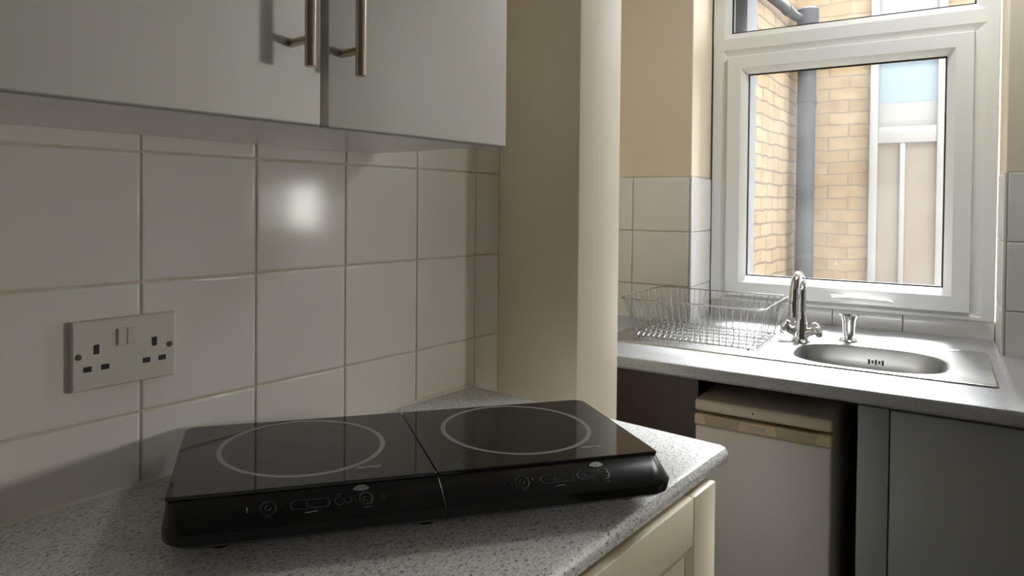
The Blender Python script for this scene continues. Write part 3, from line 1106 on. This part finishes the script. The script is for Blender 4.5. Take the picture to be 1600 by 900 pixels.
nf, ns = 20, 11
for k in range(nf):
    f = (k + 0.5) / nf
    for (cb, ct) in ((c0_, s0_), (c1_, s1_)):
        upright((b0 + (b1 - b0) * f, cb, zb), (r0 + 0.01 + (r1 - r0 - 0.02) * f, ct, zt), k)
for k in range(ns):
    f = (k + 0.5) / ns
    for (cb, ct) in ((b0, r0), (b1, r1)):
        upright((cb, c0_ + (c1_ - c0_) * f, zb), (ct, s0_ + 0.01 + (s1_ - s0_ - 0.02) * f, zt), k + 3)
for k in range(1, 22):           # crosswise base wires, bent up into low humps that hold the plates
    uu = b0 + (b1 - b0) * k / 22
    m = MB(RB)
    pts = []
    for i in range(25):
        f = i / 24
        vv = c0_ + (c1_ - c0_) * f
        pts.append((uu, vv, zb + 0.0032 + 0.006 * abs(math.sin(f * PI * 5)) * (1 if 0.04 < f < 0.96 else 0.3)))
    m.tube(pts, 0.0012, 5)
    m.build('base_wire', M_WIRE, rack)
for k in range(1, 5):
    vv = c0_ + (c1_ - c0_) * k / 5
    m = MB(RB)
    m.tube([(b0, vv, zb), (b1, vv, zb)], 0.0014, 6)
    m.build('base_wire', M_WIRE, rack)
for (uu, vv) in ((b0 + 0.02, c0_), (b1 - 0.02, c0_), (b0 + 0.02, c1_), (b1 - 0.02, c1_)):
    m = MB(RB)
    m.lathe([(0.003, ZT + 0.0012), (0.0032, zb + 0.001)], (uu, vv, 0), 8)
    m.build('foot', M_WIRE, rack)

# ------------------------------------------------------------------ fridge under the worktop
FB = (0.575, 1.42, 0.0)
fr_ = thing('fridge', 'old white under-counter fridge with a yellowed top and handle strip', 'fridge', wld(*FB), A)
mk = lambda: MB(FB)
FU0, FU1 = 0.420, 0.736
m = mk()
m.box(FU0 + 0.004, FU1 - 0.004, 1.205, 1.68, 0.02, 0.782, 0.004)
m.build('body', M_FRIDGE, fr_)
m = mk()
rings = []
m.box(FU0, FU1, 1.158, 1.68, 0.782, 0.812, 0.008, 4)
m.build('lid', M_FRIDGETOP, fr_)
m = mk()
m.box(FU0 + 0.002, FU1 - 0.002, 1.160, 1.200, 0.05, 0.7475, 0.006, 3)
door = m.build('door', M_FRIDGE, fr_)
m = mk()
m.box(FU0, FU1 - 0.001, 1.157, 1.200, 0.7475, 0.775, 0.005, 3)
m.build('handle_strip', M_FRIDGESTRIP, door)
for (a0, a1) in ((0.444, 0.530), (0.612, 0.706)):
    m = mk()
    ring = lambda v_, i: [(a0 + 0.006 + i, v_, 0.752 + i), (a1 - 0.006 - i, v_, 0.752 + i), (a1 - i, v_, 0.7765), (a0 + i, v_, 0.7765)]
    m.loft([ring(1.160, 0), ring(1.1545, 0), ring(1.1535, 0.0015)])
    m.build('grip', M_GRIP, door)
m = mk()
m.box(0.548, 0.590, 1.1562, 1.1575, 0.757, 0.768, 0.0005)
m.build('badge', M_BADGE, door)
m = mk()
m.lathe([(0.0022, 0), (0.0022, 0.001)], (0.562, 1.1582, 0.797), 12, (0, -1, 0))
m.build('screw', M_DARK, fr_)
m = mk()
m.box(FU0 + 0.01, FU1 - 0.01, 1.22, 1.66, 0.0, 0.02)
m.build('base', M_RUBBER, fr_)

# brown infill panel closing the space beside the fridge
m = MB((0.1, 1.21, 0))
m.box(-0.30, 0.365, 1.20, 1.218, 0, 0.8655)
m.box(0.366, 0.417, 1.199, 1.218, 0, 0.8655)
o = m.build('infill_panel', M_BROWN, loc=wld(0.1, 1.21, 0), rotz=A)
o['label'] = 'dark brown panel under the sink worktop left of the fridge'
o['category'] = 'panel'

# sink cupboard
QB = (1.1, 1.42, 0)
t = thing('sink_cupboard', 'cupboard greyed for shade under the sink worktop, right of the fridge', 'cupboard', wld(*QB), A)
mk = lambda: MB(QB)
m = mk()
m.box(0.790, 1.55, 1.185, 1.29, 0.12, 0.862)
m.box(0.790, 1.55, 1.29, 1.70, 0.12, 0.745)
m.build('body', M_CARC, t)
m = mk()
m.box(0.790, 1.55, 1.23, 1.68, 0.0, 0.12)
m.build('plinth', M_CUPB, t)
m = mk()
m.box(0.7855, 0.8465, 1.163, 1.184, 0.02, 0.8555, 0.0015)
m.build('filler_strip', M_CUPB, t)
m = mk()
m.box(0.8490, 1.345, 1.165, 1.184, 0.13, 0.853, 0.002)
m.build('door', M_CUPB, t)
m = mk()
m.box(1.349, 1.55, 1.165, 1.184, 0.13, 0.853, 0.002)
m.build('door', M_CUPB, t)

# ------------------------------------------------------------------ fill lamp added on the unseen ceiling to brighten the window wall
LB = (0.95, 1.44, CEIL_Z - 0.001)
t = thing('added_fill_lamp', 'flat white square fill lamp added on the ceiling above the space in front of the sink', 'lamp', wld(*LB), A)
m = MB(LB)
m.box(0.73, 1.17, 1.22, 1.66, CEIL_Z - 0.04, CEIL_Z - 0.001, 0.006)
m.build('housing', M_CEIL, t)
area_light('added_fill_light', wld(0.95, 1.44, CEIL_Z - 0.045), (0, 0, A), 0.40, 0.40, FILL_W, (0.96, 0.98, 1.0))
